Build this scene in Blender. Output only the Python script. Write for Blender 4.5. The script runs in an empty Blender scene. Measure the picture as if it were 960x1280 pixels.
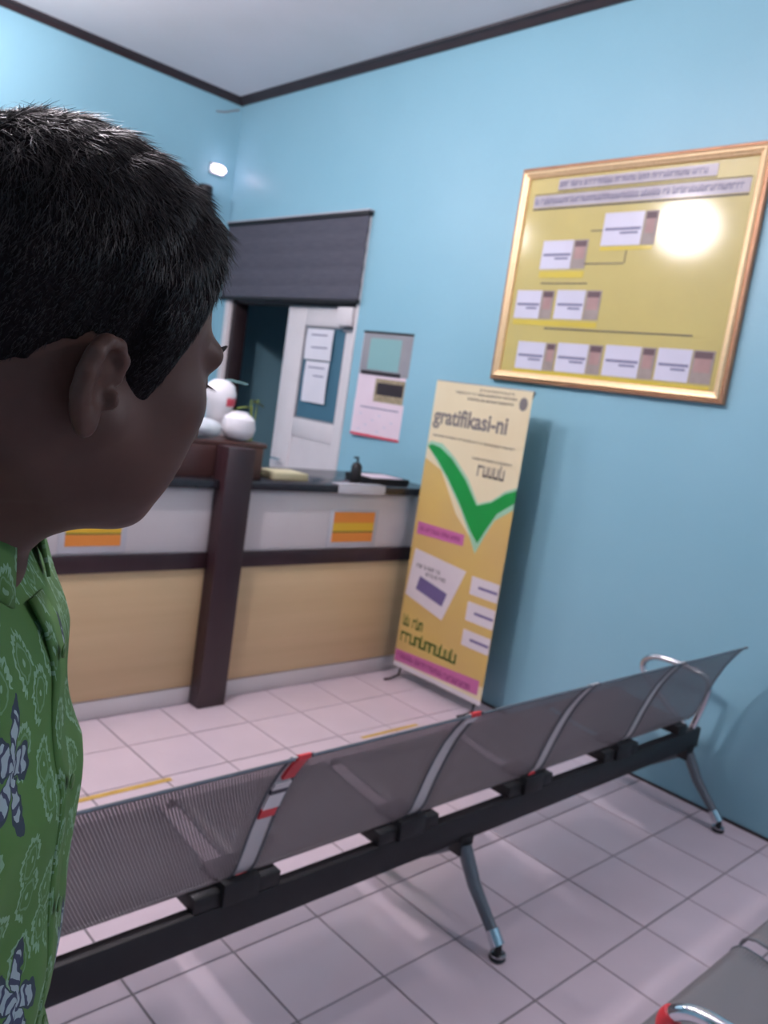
import bpy, bmesh, math, random
import numpy as np
from mathutils import Vector, Matrix, Euler
random.seed(7); np.random.seed(7)
sc = bpy.context.scene
col = sc.collection
# ------------------------------------------------------------------ camera
CAM_H = 1.58
cd = bpy.data.cameras.new('camera'); cam = bpy.data.objects.new('camera', cd); col.objects.link(cam)
YAW, PIT, ROL, FPX = 0.769356, -0.139571, 0.148390, 1024.25
fw = Vector((math.sin(YAW)*math.cos(PIT), math.cos(YAW)*math.cos(PIT), math.sin(PIT)))
r0 = Vector((math.cos(YAW), -math.sin(YAW), 0)); u0 = r0.cross(fw)
rr = r0*math.cos(ROL) + u0*math.sin(ROL); uu = -r0*math.sin(ROL) + u0*math.cos(ROL)
cam.matrix_world = Matrix(((rr.x, uu.x, -fw.x, 0), (rr.y, uu.y, -fw.y, 0), (rr.z, uu.z, -fw.z, CAM_H), (0, 0, 0, 1)))
cd.sensor_fit = 'VERTICAL'; cd.sensor_height = 36.0; cd.sensor_width = 27.0
cd.lens = 36.0*FPX/1280.0
cd.clip_start = 0.02; cd.clip_end = 60
cd.dof.use_dof = True; cd.dof.focus_distance = 0.55; cd.dof.aperture_fstop = 11.0
sc.camera = cam
# ------------------------------------------------------------------ world and exposure
w = bpy.data.worlds.new('world'); sc.world = w; w.use_nodes = True
w.node_tree.nodes['Background'].inputs[0].default_value = (0.02, 0.022, 0.028, 1)
w.node_tree.nodes['Background'].inputs[1].default_value = 1.0
sc.view_settings.view_transform = 'Standard'; sc.view_settings.look = 'None'
sc.view_settings.gamma = 1.0; sc.view_settings.use_curve_mapping = False
sc.view_settings.exposure = -0.12
LAMP_A = (1.10, 3.30, 3.16); LAMP_B = (1.19, 4.94, 3.16); LAMP_C = (0.60, 2.30, 3.38); LAMP_FILL = (2.95, -1.20, 3.36)
POWER_A = 40.0; POWER_B = 165.0; POWER_C = 570.0; POWER_FILL = 360.0
# ------------------------------------------------------------------ material helpers
MATS = {}
def mat(name, color, rough=0.5, metal=0.0, **kw):
    if name in MATS: return MATS[name]
    m = bpy.data.materials.new(name); m.use_nodes = True
    b = m.node_tree.nodes['Principled BSDF']
    b.inputs['Base Color'].default_value = (*color, 1); b.inputs['Roughness'].default_value = rough
    b.inputs['Metallic'].default_value = metal
    for k, v in kw.items(): b.inputs[k].default_value = v
    MATS[name] = m
    return m
class NT:
    def __init__(s, m): s.m = m; s.t = m.node_tree; s.b = s.t.nodes['Principled BSDF']
    def n(s, typ, **kw):
        x = s.t.nodes.new(typ)
        for k, v in kw.items(): setattr(x, k, v)
        return x
    def l(s, a, b): s.t.links.new(a, b)
    def val(s, v, inp):
        if hasattr(v, 'is_output'): s.l(v, inp)
        else: inp.default_value = v
    def math(s, op, a, b=None, c=None):
        x = s.n('ShaderNodeMath', operation=op)
        s.val(a, x.inputs[0])
        if b is not None: s.val(b, x.inputs[1])
        if c is not None: s.val(c, x.inputs[2])
        return x.outputs[0]
    def mix(s, f, a, b):
        x = s.n('ShaderNodeMix', data_type='RGBA')
        s.val(f, x.inputs[0]); s.val(a if hasattr(a, 'is_output') else (*a, 1), x.inputs[6]); s.val(b if hasattr(b, 'is_output') else (*b, 1), x.inputs[7])
        return x.outputs[2]
    def coord(s, which='Object'): return s.n('ShaderNodeTexCoord').outputs[which]
    def noise(s, vec, scale, detail=3, rough=0.5):
        x = s.n('ShaderNodeTexNoise'); x.inputs['Scale'].default_value = scale; x.inputs['Detail'].default_value = detail
        x.inputs['Roughness'].default_value = rough; s.l(vec, x.inputs['Vector']); return x.outputs['Fac']
    def mapping(s, vec, scale):
        x = s.n('ShaderNodeMapping'); x.inputs['Scale'].default_value = scale; s.l(vec, x.inputs['Vector']); return x.outputs['Vector']
    def ramp(s, f, a, b):
        x = s.n('ShaderNodeMapRange'); s.val(f, x.inputs[0]); x.inputs[1].default_value = a; x.inputs[2].default_value = b; return x.outputs[0]
    def bump(s, h, strength=0.2, dist=0.002):
        x = s.n('ShaderNodeBump'); x.inputs['Strength'].default_value = strength; x.inputs['Distance'].default_value = dist
        s.l(h, x.inputs['Height']); s.l(x.outputs['Normal'], s.b.inputs['Normal'])
def noisy(name, c1, c2, scale, rough=0.5, metal=0.0, stretch=(1, 1, 1), bump=0.0, bdist=0.002, **kw):
    m = mat(name, c1, rough, metal, **kw); t = NT(m)
    v = t.mapping(t.coord(), stretch); f = t.noise(v, scale, 4)
    t.l(t.mix(t.ramp(f, .3, .7), c1, c2), t.b.inputs['Base Color'])
    if bump: t.bump(f, bump, bdist)
    return m
M_wall = noisy('wall_paint', (0.24, 0.462, 0.555), (0.256, 0.48, 0.575), 2.2, 0.42)
t = NT(M_wall); t.bump(t.noise(t.coord(), 55, 3), 0.06, 0.004)
M_ceil = noisy('ceiling_paint', (0.74, 0.71, 0.735), (0.68, 0.66, 0.665), 1.3, 0.8)
M_trim = noisy('dark_trim', (0.022, 0.012, 0.016), (0.03, 0.018, 0.02), 12, 0.45)
M_tile = noisy('white_tile', (0.67, 0.545, 0.60), (0.62, 0.505, 0.555), 3.0, 0.26)
M_grout = noisy('grout', (0.23, 0.20, 0.21), (0.17, 0.15, 0.155), 20, 0.85)
M_brown = noisy('dark_brown_wood', (0.024, 0.009, 0.012), (0.036, 0.015, 0.018), 9, 0.35, stretch=(1, 1, .15))
M_ledge = noisy('brown_gloss_laminate', (0.085, 0.035, 0.03), (0.06, 0.026, 0.024), 6, 0.28, stretch=(.2, 1, 1))
M_wood = noisy('pale_wood_laminate', (0.60, 0.425, 0.24), (0.53, 0.37, 0.205), 5, 0.45, stretch=(.12, 1, 2.5))
M_white = noisy('white_laminate', (0.62, 0.56, 0.56), (0.58, 0.53, 0.53), 4, 0.4)
M_topdark = noisy('dark_granite_top', (0.016, 0.013, 0.018), (0.03, 0.025, 0.03), 60, 0.22)
M_doorw = noisy('white_door_paint', (0.70, 0.645, 0.65), (0.66, 0.61, 0.615), 6, 0.35)
M_blind = noisy('grey_blind_fabric', (0.085, 0.083, 0.105), (0.065, 0.063, 0.085), 90, 0.8, stretch=(1, .1, 1), bump=.2)
M_paper = noisy('white_paper', (0.75, 0.72, 0.77), (0.71, 0.69, 0.74), 5, 0.6)
M_chrome = noisy('chrome', (0.72, 0.72, 0.75), (0.66, 0.66, 0.69), 8, 0.12, 1.0)
M_steel = noisy('brushed_steel', (0.60, 0.56, 0.56), (0.52, 0.49, 0.50), 14, 0.4, 0.2, stretch=(1, 1, .1))
M_black = noisy('black_enamel', (0.006, 0.005, 0.007), (0.010, 0.008, 0.010), 15, 0.55)
M_leg = noisy('grey_leg_enamel', (0.16, 0.17, 0.19), (0.13, 0.14, 0.16), 12, 0.35, 0.5)
M_red = noisy('red_tape', (0.72, 0.045, 0.055), (0.62, 0.035, 0.045), 20, 0.4)
M_tapew = noisy('white_tape', (0.72, 0.66, 0.67), (0.66, 0.6, 0.61), 20, 0.4)
M_tapek = noisy('dark_tape_print', (0.03, 0.025, 0.045), (0.04, 0.03, 0.05), 20, 0.4)
M_yellow = noisy('yellow_floor_tape', (0.62, 0.39, 0.09), (0.54, 0.33, 0.07), 15, 0.5)
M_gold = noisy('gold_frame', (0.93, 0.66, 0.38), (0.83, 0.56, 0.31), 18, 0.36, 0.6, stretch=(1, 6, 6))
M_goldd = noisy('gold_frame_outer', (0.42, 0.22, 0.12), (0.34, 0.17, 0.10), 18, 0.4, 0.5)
M_board = noisy('mustard_board', (0.52, 0.42, 0.12), (0.47, 0.38, 0.11), 4, 0.5, **{'Coat Weight': 1.0, 'Coat Roughness': 0.12})
M_bandy = noisy('bright_yellow_print', (0.62, 0.47, 0.03), (0.57, 0.43, 0.03), 5, 0.5, **{'Coat Weight': 1.0, 'Coat Roughness': 0.12})
M_card = noisy('pale_card_print', (0.62, 0.59, 0.70), (0.58, 0.56, 0.66), 6, 0.5, **{'Coat Weight': 1.0, 'Coat Roughness': 0.12})
M_lav = noisy('lavender_heading_print', (0.42, 0.38, 0.42), (0.37, 0.33, 0.37), 9, 0.5, **{'Coat Weight': 1.0, 'Coat Roughness': 0.12})
M_ink = mat('dark_ink', (0.05, 0.04, 0.05), 0.5)
M_inkb = mat('blue_grey_ink', (0.16, 0.15, 0.25), 0.5)
M_pskin = noisy('portrait_skin_print', (0.40, 0.24, 0.22), (0.34, 0.20, 0.19), 20, 0.5)
M_phair = mat('portrait_hair_print', (0.11, 0.06, 0.07), 0.5)
M_pcloth = noisy('portrait_clothes_print', (0.33, 0.27, 0.24), (0.27, 0.22, 0.20), 20, 0.5)
M_cream = noisy('cream_vinyl', (0.72, 0.62, 0.41), (0.69, 0.58, 0.37), 3, 0.45)
M_ochre = noisy('ochre_vinyl', (0.60, 0.41, 0.12), (0.55, 0.37, 0.14), 3, 0.45)
M_green = mat('green_print', (0.006, 0.26, 0.045), 0.45)
M_mint = mat('mint_print', (0.30, 0.52, 0.36), 0.45)
M_pgreen = mat('dark_green_print', (0.055, 0.12, 0.02), 0.45)
M_mag = mat('magenta_print', (0.50, 0.13, 0.31), 0.45)
M_magd = mat('dark_magenta_print', (0.25, 0.04, 0.16), 0.45)
M_grey = mat('grey_print', (0.19, 0.165, 0.16), 0.45)
M_violet = mat('violet_print', (0.13, 0.10, 0.24), 0.45)
M_vwhite = noisy('white_vinyl_print', (0.66, 0.60, 0.62), (0.62, 0.56, 0.6), 6, 0.45)
M_orange = mat('orange_print', (0.72, 0.24, 0.04), 0.45)
M_ysign = mat('amber_print', (0.70, 0.42, 0.03), 0.45)
M_acryl = noisy('frosted_acrylic', (0.55, 0.53, 0.56), (0.5, 0.48, 0.51), 8, 0.2)
M_teal = mat('teal_print', (0.22, 0.40, 0.40), 0.4)
M_pinkp = noisy('pinkish_paper', (0.76, 0.62, 0.68), (0.72, 0.58, 0.65), 6, 0.6)
M_redp = mat('red_print', (0.62, 0.06, 0.10), 0.5)
M_greyf = noisy('grey_print_border', (0.30, 0.29, 0.30), (0.25, 0.24, 0.26), 6, 0.5)
M_khaki = noisy('khaki_picture', (0.24, 0.19, 0.11), (0.40, 0.32, 0.20), 30, 0.5)
M_plast = noisy('white_plastic', (0.76, 0.73, 0.76), (0.70, 0.67, 0.71), 7, 0.35)
M_leaf = noisy('leaf_green', (0.18, 0.26, 0.03), (0.25, 0.30, 0.04), 12, 0.5)
M_room = noisy('back_room_paint', (0.10, 0.29, 0.37), (0.09, 0.26, 0.335), 2, 0.6)
M_bag = noisy('crumpled_plastic', (0.58, 0.60, 0.64), (0.45, 0.50, 0.53), 20, 0.25, bump=.6, bdist=.01)
M_glass = mat('clear_glass', (0.85, 0.95, 0.95), 0.05, 0.0, **{'Transmission Weight': 0.9, 'IOR': 1.1})
M_pane = mat('door_pane_glass', (0.10, 0.24, 0.33), 0.08, 0.0, **{'Transmission Weight': 0.35, 'IOR': 1.2})
def emis(name, c, s):
    m = bpy.data.materials.new(name); m.use_nodes = True; b = m.node_tree.nodes['Principled BSDF']
    b.inputs['Base Color'].default_value = (.8, .8, .8, 1); b.inputs['Emission Color'].default_value = (*c, 1); b.inputs['Emission Strength'].default_value = s
    return m
# perforated sheet steel: round holes in staggered rows, from the sheet's own UV in metres
def perforated(name, colr, hole_r):
    m = mat(name, colr, 0.42, 0.2); t = NT(m)
    uv = t.n('ShaderNodeUVMap').outputs[0]; sp = t.n('ShaderNodeSeparateXYZ'); t.l(uv, sp.inputs[0])
    P = 0.0075
    v = t.math('DIVIDE', sp.outputs[1], P); row = t.math('FLOOR', v)
    odd = t.math('MULTIPLY', t.math('MODULO', row, 2.0), 0.5)
    u = t.math('ADD', t.math('DIVIDE', sp.outputs[0], P), odd)
    fu = t.math('SUBTRACT', t.math('FRACT', u), 0.5); fv = t.math('SUBTRACT', t.math('FRACT', v), 0.5)
    d = t.math('SQRT', t.math('ADD', t.math('MULTIPLY', fu, fu), t.math('MULTIPLY', fv, fv)))
    hole = t.math('LESS_THAN', d, hole_r)
    tr = t.n('ShaderNodeBsdfTransparent'); mx = t.n('ShaderNodeMixShader')
    t.l(hole, mx.inputs[0]); t.l(t.b.outputs[0], mx.inputs[1]); t.l(tr.outputs[0], mx.inputs[2])
    t.l(mx.outputs[0], t.t.nodes['Material Output'].inputs[0])
    return m
M_perf = perforated('perforated_steel', (0.225, 0.18, 0.19), 0.38)
M_perfs = perforated('perforated_seat_steel', (0.20, 0.18, 0.185), 0.20)
# ------------------------------------------------------------------ mesh helpers
def obj(name, me, m=None, parent=None):
    o = bpy.data.objects.new(name, me); col.objects.link(o)
    if m is not None and not me.materials: me.materials.append(m)
    if parent is not None: o.parent = parent
    return o
def from_bm(name, bm, m, parent=None, smooth=False):
    me = bpy.data.meshes.new(name); bmesh.ops.recalc_face_normals(bm, faces=bm.faces); bm.to_mesh(me); bm.free()
    if smooth:
        for p in me.polygons: p.use_smooth = True
        try: me.set_sharp_from_angle(angle=math.radians(40))
        except Exception: pass
    return obj(name, me, m, parent)
def tag(o, label, cat, group=None):
    o['label'] = label; o['category'] = cat
    if group: o['group'] = group
    return o
def struct(o): o['kind'] = 'structure'; return o
def empty(name, loc, rz=0.0):
    o = bpy.data.objects.new(name, None); col.objects.link(o); o.location = loc; o.rotation_euler = (0, 0, rz); o.empty_display_size = .1
    return o
def add_box(bm, x0, x1, y0, y1, z0, z1, bev=0.0):
    vs = [bm.verts.new((x, y, z)) for x in (x0, x1) for y in (y0, y1) for z in (z0, z1)]
    fs = [bm.faces.new([vs[i] for i in f]) for f in ((0, 1, 3, 2), (4, 6, 7, 5), (0, 4, 5, 1), (2, 3, 7, 6), (0, 2, 6, 4), (1, 5, 7, 3))]
    if bev:
        es = list({e for f in fs for e in f.edges})
        bmesh.ops.bevel(bm, geom=es, offset=bev, segments=2, affect='EDGES', profile=.5)
def box(name, x0, x1, y0, y1, z0, z1, m, parent=None, bev=0.0):
    bm = bmesh.new(); add_box(bm, x0, x1, y0, y1, z0, z1, bev); return from_bm(name, bm, m, parent, smooth=bev > 0)
def add_tube(bm, pts, rad, seg=10, cap=True):
    pts = [Vector(p) for p in pts]; n = len(pts); rads = rad if isinstance(rad, (list, tuple)) else [rad]*n
    rings = []; up = None
    for i, p in enumerate(pts):
        d = (pts[min(i+1, n-1)] - pts[max(i-1, 0)]).normalized()
        if up is None: up = Vector((0, 0, 1)) if abs(d.z) < .9 else Vector((1, 0, 0))
        a = d.cross(up)
        if a.length < 1e-5: a = d.cross(Vector((1, 0, 0)))
        a.normalize(); b = a.cross(d).normalized(); up = b
        rings.append([bm.verts.new(p + (a*math.cos(2*math.pi*k/seg) + b*math.sin(2*math.pi*k/seg))*rads[i]) for k in range(seg)])
    for i in range(n-1):
        for k in range(seg):
            bm.faces.new((rings[i][k], rings[i][(k+1) % seg], rings[i+1][(k+1) % seg], rings[i+1][k]))
    if cap: bm.faces.new(rings[0]); bm.faces.new(rings[-1])
def tube(name, pts, rad, m, parent=None, seg=10):
    bm = bmesh.new(); add_tube(bm, pts, rad, seg); return from_bm(name, bm, m, parent, True)
def add_lathe(bm, prof, c=(0, 0, 0), seg=24):
    rings = []
    for r, z in prof:
        rings.append([bm.verts.new((c[0]+max(r, 1e-4)*math.cos(2*math.pi*k/seg), c[1]+max(r, 1e-4)*math.sin(2*math.pi*k/seg), c[2]+z)) for k in range(seg)])
    for i in range(len(rings)-1):
        for k in range(seg): bm.faces.new((rings[i][k], rings[i][(k+1) % seg], rings[i+1][(k+1) % seg], rings[i+1][k]))
    bm.faces.new(rings[0]); bm.faces.new(rings[-1])
def lathe(name, prof, c, m, parent=None, seg=24):
    bm = bmesh.new(); add_lathe(bm, prof, c, seg); return from_bm(name, bm, m, parent, True)
def add_bar(bm, pts, w, th, axis=Vector((1, 0, 0))):
    # flat bar swept along pts (in the YZ plane), width w along axis, thickness th
    pts = [Vector(p) for p in pts]; n = len(pts); rings = []
    for i, p in enumerate(pts):
        d = (pts[min(i+1, n-1)] - pts[max(i-1, 0)]).normalized(); nn = axis.cross(d).normalized()
        rings.append([bm.verts.new(p + axis*sx*w/2 + nn*sn*th/2) for sx, sn in ((-1, -1), (1, -1), (1, 1), (-1, 1))])
    for i in range(n-1):
        for k in range(4): bm.faces.new((rings[i][k], rings[i][(k+1) % 4], rings[i+1][(k+1) % 4], rings[i+1][k]))
    bm.faces.new(rings[0]); bm.faces.new(rings[-1])
def prism_yz(name, poly, x0, x1, m, parent=None):
    # polygon in (y,z), extruded along x
    bm = bmesh.new(); a = [bm.verts.new((x0, y, z)) for y, z in poly]; b = [bm.verts.new((x1, y, z)) for y, z in poly]
    bm.faces.new(a); bm.faces.new(b[::-1]); n = len(poly)
    for i in range(n): bm.faces.new((a[i], a[(i+1) % n], b[(i+1) % n], b[i]))
    return from_bm(name, bm, m, parent)
# ------------------------------------------------------------------ the room
XW, YL, X0, Y0, ZC = 3.5155, 5.842, -3.2, -3.0, 3.64
floor = struct(empty('floor', (0, 0, 0)))
box('grout_bed', X0-.1, 5.6, Y0-.1, YL+.6, -.12, -.0035, M_grout, floor)
gx = [1.582+.3*k for k in range(-16, 7)]; gx = [X0] + gx + [XW]
gy = [1.06+.3*k for k in range(-13, 4)] + [2.04+.3*k for k in range(0, 13)]; gy = [Y0] + [g for g in gy if Y0 < g < YL] + [YL]
tile_cache = {}; far_bm = bmesh.new(); count = 0
G = .003
for i in range(len(gx)-1):
    for j in range(len(gy)-1):
        xa, xb, ya, yb = gx[i]+G, gx[i+1]-G, gy[j]+G, gy[j+1]-G
        if xb-xa < .01 or yb-ya < .01: continue
        cx, cy = (xa+xb)/2, (ya+yb)/2
        seen = xb > .45 and .35 < cy < 3.3 and (cx > .55*cy-.6)
        if seen and count < 290:
            key = (round(xb-xa, 3), round(yb-ya, 3))
            if key not in tile_cache:
                bm = bmesh.new(); add_box(bm, -(xb-xa)/2, (xb-xa)/2, -(yb-ya)/2, (yb-ya)/2, -.008, 0, .0012)
                me = bpy.data.meshes.new('tile'); bmesh.ops.recalc_face_normals(bm, faces=bm.faces); bm.to_mesh(me); bm.free(); me.materials.append(M_tile); tile_cache[key] = me
            o = obj('tile', tile_cache[key], None, floor); o.location = (cx, cy, random.uniform(-.0005, .0004)); count += 1
        else:
            add_box(far_bm, xa, xb, ya, yb, -.008, 0)
o = from_bm('outlying_tiles', far_bm, M_tile, floor); o['kind'] = 'stuff'
struct(box('ceiling', X0-.1, XW+.1, Y0-.1, YL+.1, ZC, ZC+.1, M_ceil))
# right wall with the service opening at its far end
OY0, OY1, OZ = 4.135, 5.735, 2.70
bm = bmesh.new()
add_box(bm, XW, XW+.14, Y0-.1, OY0, -.05, ZC+.02); add_box(bm, XW, XW+.14, OY0, OY1, OZ, ZC+.02); add_box(bm, XW, XW+.14, OY1, YL+.1, -.05, ZC+.02)
struct(from_bm('wall_right', bm, M_wall))
struct(box('wall_left', X0-.1, XW, YL, YL+.1, -.05, ZC+.02, M_wall))
struct(box('wall_behind', X0-.1, XW+.14, Y0-.1, Y0, -.05, ZC+.02, M_wall))
struct(box('wall_far_side', X0-.1, X0, Y0, YL, -.05, ZC+.02, M_wall))
# dark cornice
def cornice(name, prof, p0, p1, inward):
    bm = bmesh.new(); A = Vector(p0); B = Vector(p1); I = Vector(inward)
    ra = [bm.verts.new(A + I*d + Vector((0, 0, z))) for d, z in prof]; rb = [bm.verts.new(B + I*d + Vector((0, 0, z))) for d, z in prof]
    n = len(prof)
    for i in range(n): bm.faces.new((ra[i], ra[(i+1) % n], rb[(i+1) % n], rb[i]))
    bm.faces.new(ra); bm.faces.new(rb[::-1])
    return struct(from_bm(name, bm, M_trim))
CP = [(0, -.045), (.014, -.045), (.02, -.038), (.035, -.018), (.055, -.012), (.06, 0), (0, 0)]
cornice('trim_1', CP, (XW, Y0, ZC), (XW, YL, ZC), (-1, 0, 0)); cornice('trim_2', CP, (X0, YL, ZC), (XW, YL, ZC), (0, -1, 0))
cornice('trim_3', CP, (X0, Y0, ZC), (XW, Y0, ZC), (0, 1, 0)); cornice('trim_4', CP, (X0, Y0, ZC), (X0, YL, ZC), (1, 0, 0))
struct(box('baseboard_right', XW-.006, XW, Y0, OY0-.02, 0, .012, M_trim))
# the room behind the opening
bm = bmesh.new()
add_box(bm, 5.3, 5.4, 2.6, 6.6, -.05, 3.0); add_box(bm, XW+.14, 5.3, 6.1, 6.2, -.05, 3.0); add_box(bm, XW+.14, 5.3, 2.6, 2.7, -.05, 3.0); add_box(bm, XW+.14, 5.4, 2.6, 6.6, 3.0, 3.1)
struct(from_bm('wall_back_room', bm, M_wall))
# opening frame, blind, door
fr = struct(empty('trim_5', (XW, 0, 0)))
box('jamb', -.012, .15, OY1-.06, OY1, 0, OZ-.0, M_doorw, fr, .004); box('jamb', -.012, .15, OY0, OY0+.02, 0, OZ, M_doorw, fr, .004)
box('inner_stop', .02, .14, OY1-.105, OY1-.06, 0, OZ, M_trim, fr, .003)
box('head', .03, .15, OY0+.02, OY1-.06, 2.12, 2.17, M_trim, fr, .003)
bl = empty('roller_blind', (XW, 0, 0)); tag(bl, 'dark grey fabric blind half lowered over the doorway by the corner', 'blind')
bm = bmesh.new()     # fabric sheet with shallow horizontal ripples
R_ = 26; ys = (4.125, 5.775)
rows = []
for i in range(R_+1):
    z = 2.15 + (2.685-2.15)*i/R_; x = -.028 - .003*math.sin(i*1.1) - .002*math.sin(i*2.3)
    rows.append([bm.verts.new((x+dx, y, z)) for dx in (0, -.004) for y in ys])
for i in range(R_):
    a, b = rows[i], rows[i+1]
    for p, q in ((0, 1), (1, 3), (3, 2), (2, 0)): bm.faces.new((a[p], a[q], b[q], b[p]))
bm.faces.new((rows[0][0], rows[0][1], rows[0][3], rows[0][2])); bm.faces.new((rows[-1][0], rows[-1][1], rows[-1][3], rows[-1][2]))
from_bm('fabric', bm, M_blind, bl, True)
tube('bottom_bar', [(-.032, 4.12, 2.145), (-.032, 5.78, 2.145)], .014, M_black, bl)
box('head_rail', -.045, -.004, 4.118, 5.782, 2.685, 2.712, M_black, bl, .004)
box('head_rail_cap', -.048, -.002, 4.116, 5.784, 2.712, 2.722, M_acryl, bl, .002)
dr = struct(empty('door_1', (XW+.055, 0, 0)))
DY0, DY1 = 4.16, 4.945
GY0, GY1, GZ0, GZ1 = 4.275, 4.735, 1.335, 1.985
for nm, a in (('stile', (GY1, DY1, .01, 2.115)), ('stile', (DY0, GY0, .01, 2.115)), ('top_rail', (GY0, GY1, GZ1, 2.115)), ('middle_rail', (GY0, GY1, 1.205, GZ0)), ('bottom_rail', (GY0, GY1, .01, .15))):
    box(nm, -.02, .02, a[0], a[1], a[2], a[3], M_doorw, dr, .003)
box('lower_panel', -.012, .012, GY0, GY1, .15, 1.205, M_doorw, dr)
box('glass_pane', -.004, .004, GY0, GY1, GZ0, GZ1, M_pane, dr)
for nm, a in (('glazing_bead', (GY0, GY1, GZ1-.012, GZ1)), ('glazing_bead', (GY0, GY1, GZ0, GZ0+.012)), ('glazing_bead', (GY0, GY0+.012, GZ0, GZ1)), ('glazing_bead', (GY1-.012, GY1, GZ0, GZ1))):
    box(nm, -.014, -.004, a[0], a[1], a[2], a[3], M_greyf, dr)
box('door_closer', -.085, -.02, 4.17, 4.32, 1.99, 2.11, M_doorw, dr, .006)
box('closer_grey_plate', -.03, -.02, 4.165, 4.30, 1.955, 1.985, M_greyf, dr, .002)  # narrow grey plate just below the door closer
hd = tube('door_handle', [(-.02, 4.88, 1.02), (-.06, 4.88, 1.02), (-.06, 4.77, 1.02)], .009, M_chrome, dr)
def sheet(name, y0, y1, z0, z1, x, m, label, sk=0.0, lines=None, group=None, ink=M_inkb):
    e = empty(name, (x, (y0+y1)/2, (z0+z1)/2)); w_, h_ = (y1-y0)/2, (z1-z0)/2
    bm = bmesh.new(); N = 8
    ra = []
    for i in range(N+1):
        z = -h_ + 2*h_*i/N; bx = -.004*math.sin(math.pi*i/N)
        ra.append([bm.verts.new((bx+dx, s*w_+sk*z, z)) for dx in (0, -.0008) for s in (-1, 1)])
    for i in range(N):
        a, b = ra[i], ra[i+1]
        for p, q in ((0, 1), (1, 3), (3, 2), (2, 0)): bm.faces.new((a[p], a[q], b[q], b[p]))
    bm.faces.new((ra[0][0], ra[0][1], ra[0][3], ra[0][2])); bm.faces.new((ra[-1][0], ra[-1][1], ra[-1][3], ra[-1][2]))
    from_bm('paper', bm, m, e, True)
    if lines:
        for k, (u, v0, v1) in enumerate(lines): box('printed_line', -.0065, -.0055, v0*w_, v1*w_, u*h_-.004, u*h_+.004, ink, e)
    tag(e, label, 'paper', group); return e
sheet('notice_sheet', 4.40, 4.695, 1.752, 1.965, XW+.034, M_paper, 'upper white notice sheet on the glass of the white door', .0, [(.6, -.6, .6), (-.2, -.7, .5)], 'notices on the door glass')
sheet('notice_sheet', 4.405, 4.665, 1.46, 1.742, XW+.034, M_paper, 'lower longer white notice sheet on the glass of the white door', .0, [(.7, -.7, .7), (.3, -.7, .2)], 'notices on the door glass')
# ------------------------------------------------------------------ lamps
def hanging_lamp(loc, power, label, r=.075):
    e = empty('hanging_lamp', (loc[0], loc[1], loc[2])); tag(e, label, 'lamp', 'bulbs hanging from the ceiling')
    k = max(1.0, r/.14)
    lathe('bulb', [(0, -.11*k), (r*.5, -.105*k), (r*.85, -.075*k), (r, -.02*k), (r*.93, .03*k), (r*.6, .068*k), (r*.3, .085), (0, .09)] if k == 1 else [(r*math.sin(math.pi*i/14), -r*math.cos(math.pi*i/14)*.9) for i in range(15)], (0, 0, 0), emis('bulb_glow', (1.0, .92, .98), power), e)
    lathe('socket', [(.02, .08), (.028, .085), (.028, .14), (.012, .16), (0, .165)], (0, 0, 0 if k == 1 else r*.9-.09), M_plast, e)
    tube('cord', [(0, 0, .15 if k == 1 else r*.9+.06), (0, 0, ZC-loc[2]-.02)], .004, M_black, e, 6)
    lathe('ceiling_rose', [(0, -.03), (.03, -.028), (.045, -.01), (.05, 0)], (0, 0, ZC-loc[2]), M_plast, e)
    return e
hanging_lamp(LAMP_A, POWER_A, 'white globe lamp on a cord just in front of the reception counter', .235)
hanging_lamp(LAMP_C, POWER_C, 'white bulb on a cord above the waiting area')
hanging_lamp(LAMP_FILL, POWER_FILL, 'added fill bulb on a cord over the unseen rear of the room')  # added fill lamp behind the camera, brightens floor, bench backs and lower wall
hanging_lamp(LAMP_B, POWER_B, 'white bulb on a cord behind the reception counter')
# ------------------------------------------------------------------ reception counter
CY = 3.24; CX0, CX1 = -1.6, 3.508; PX0, PX1 = 2.035, 2.185
ct = empty('reception_counter', (0, CY, 0)); tag(ct, 'long reception counter of pale wood and white panels with a dark brown post', 'counter')
box('plinth', CX0, CX1, .0, .5, 0, .085, M_white, ct, .003)
for (a, b) in ((CX0, PX0), (PX1, CX1)):
    box('lower_panel', a, b, -.004, .02, .09, .668, M_wood, ct, .002)
    box('middle_rail', a, b, -.018, .02, .668, .745, M_brown, ct, .004)
    box('upper_panel', a, b, -.004, .02, .745, 1.05, M_white, ct, .002)
box('carcass', CX0, CX1, .02, .5, .085, 1.045, M_white, ct)
box('post', PX0, PX1, -.085, .019, 0, 1.25, M_brown, ct, .006)
tp = empty('countertop', (0, CY, 1.05)); tag(tp, 'dark polished countertop slab along the reception counter', 'countertop')
for (a, b) in ((CX0, PX0-.003), (PX1+.003, 3.51)):
    box('slab', a, b, -.05, .55, 0.001, .043, M_topdark, tp, .006)
box('slab', PX0-.003, PX1+.003, .021, .55, .001, .043, M_topdark, tp)
lg = empty('raised_ledge', (0, CY, 1.094)); tag(lg, 'brown glossy raised ledge on the counter left of the post', 'ledge')
box('front_panel', .9, 2.30, .02, .05, 0, .15, M_ledge, lg, .004)
box('top_board', .88, 2.32, .021, .36, .15, .172, M_ledge, lg, .006)
for xe in (.9, 2.285): box('end_panel', xe, xe+.015, .05, .32, 0, .15, M_ledge, lg, .003)
box('back_panel', .9, 2.30, .32, .35, 0, .15, M_ledge, lg, .004)
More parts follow.
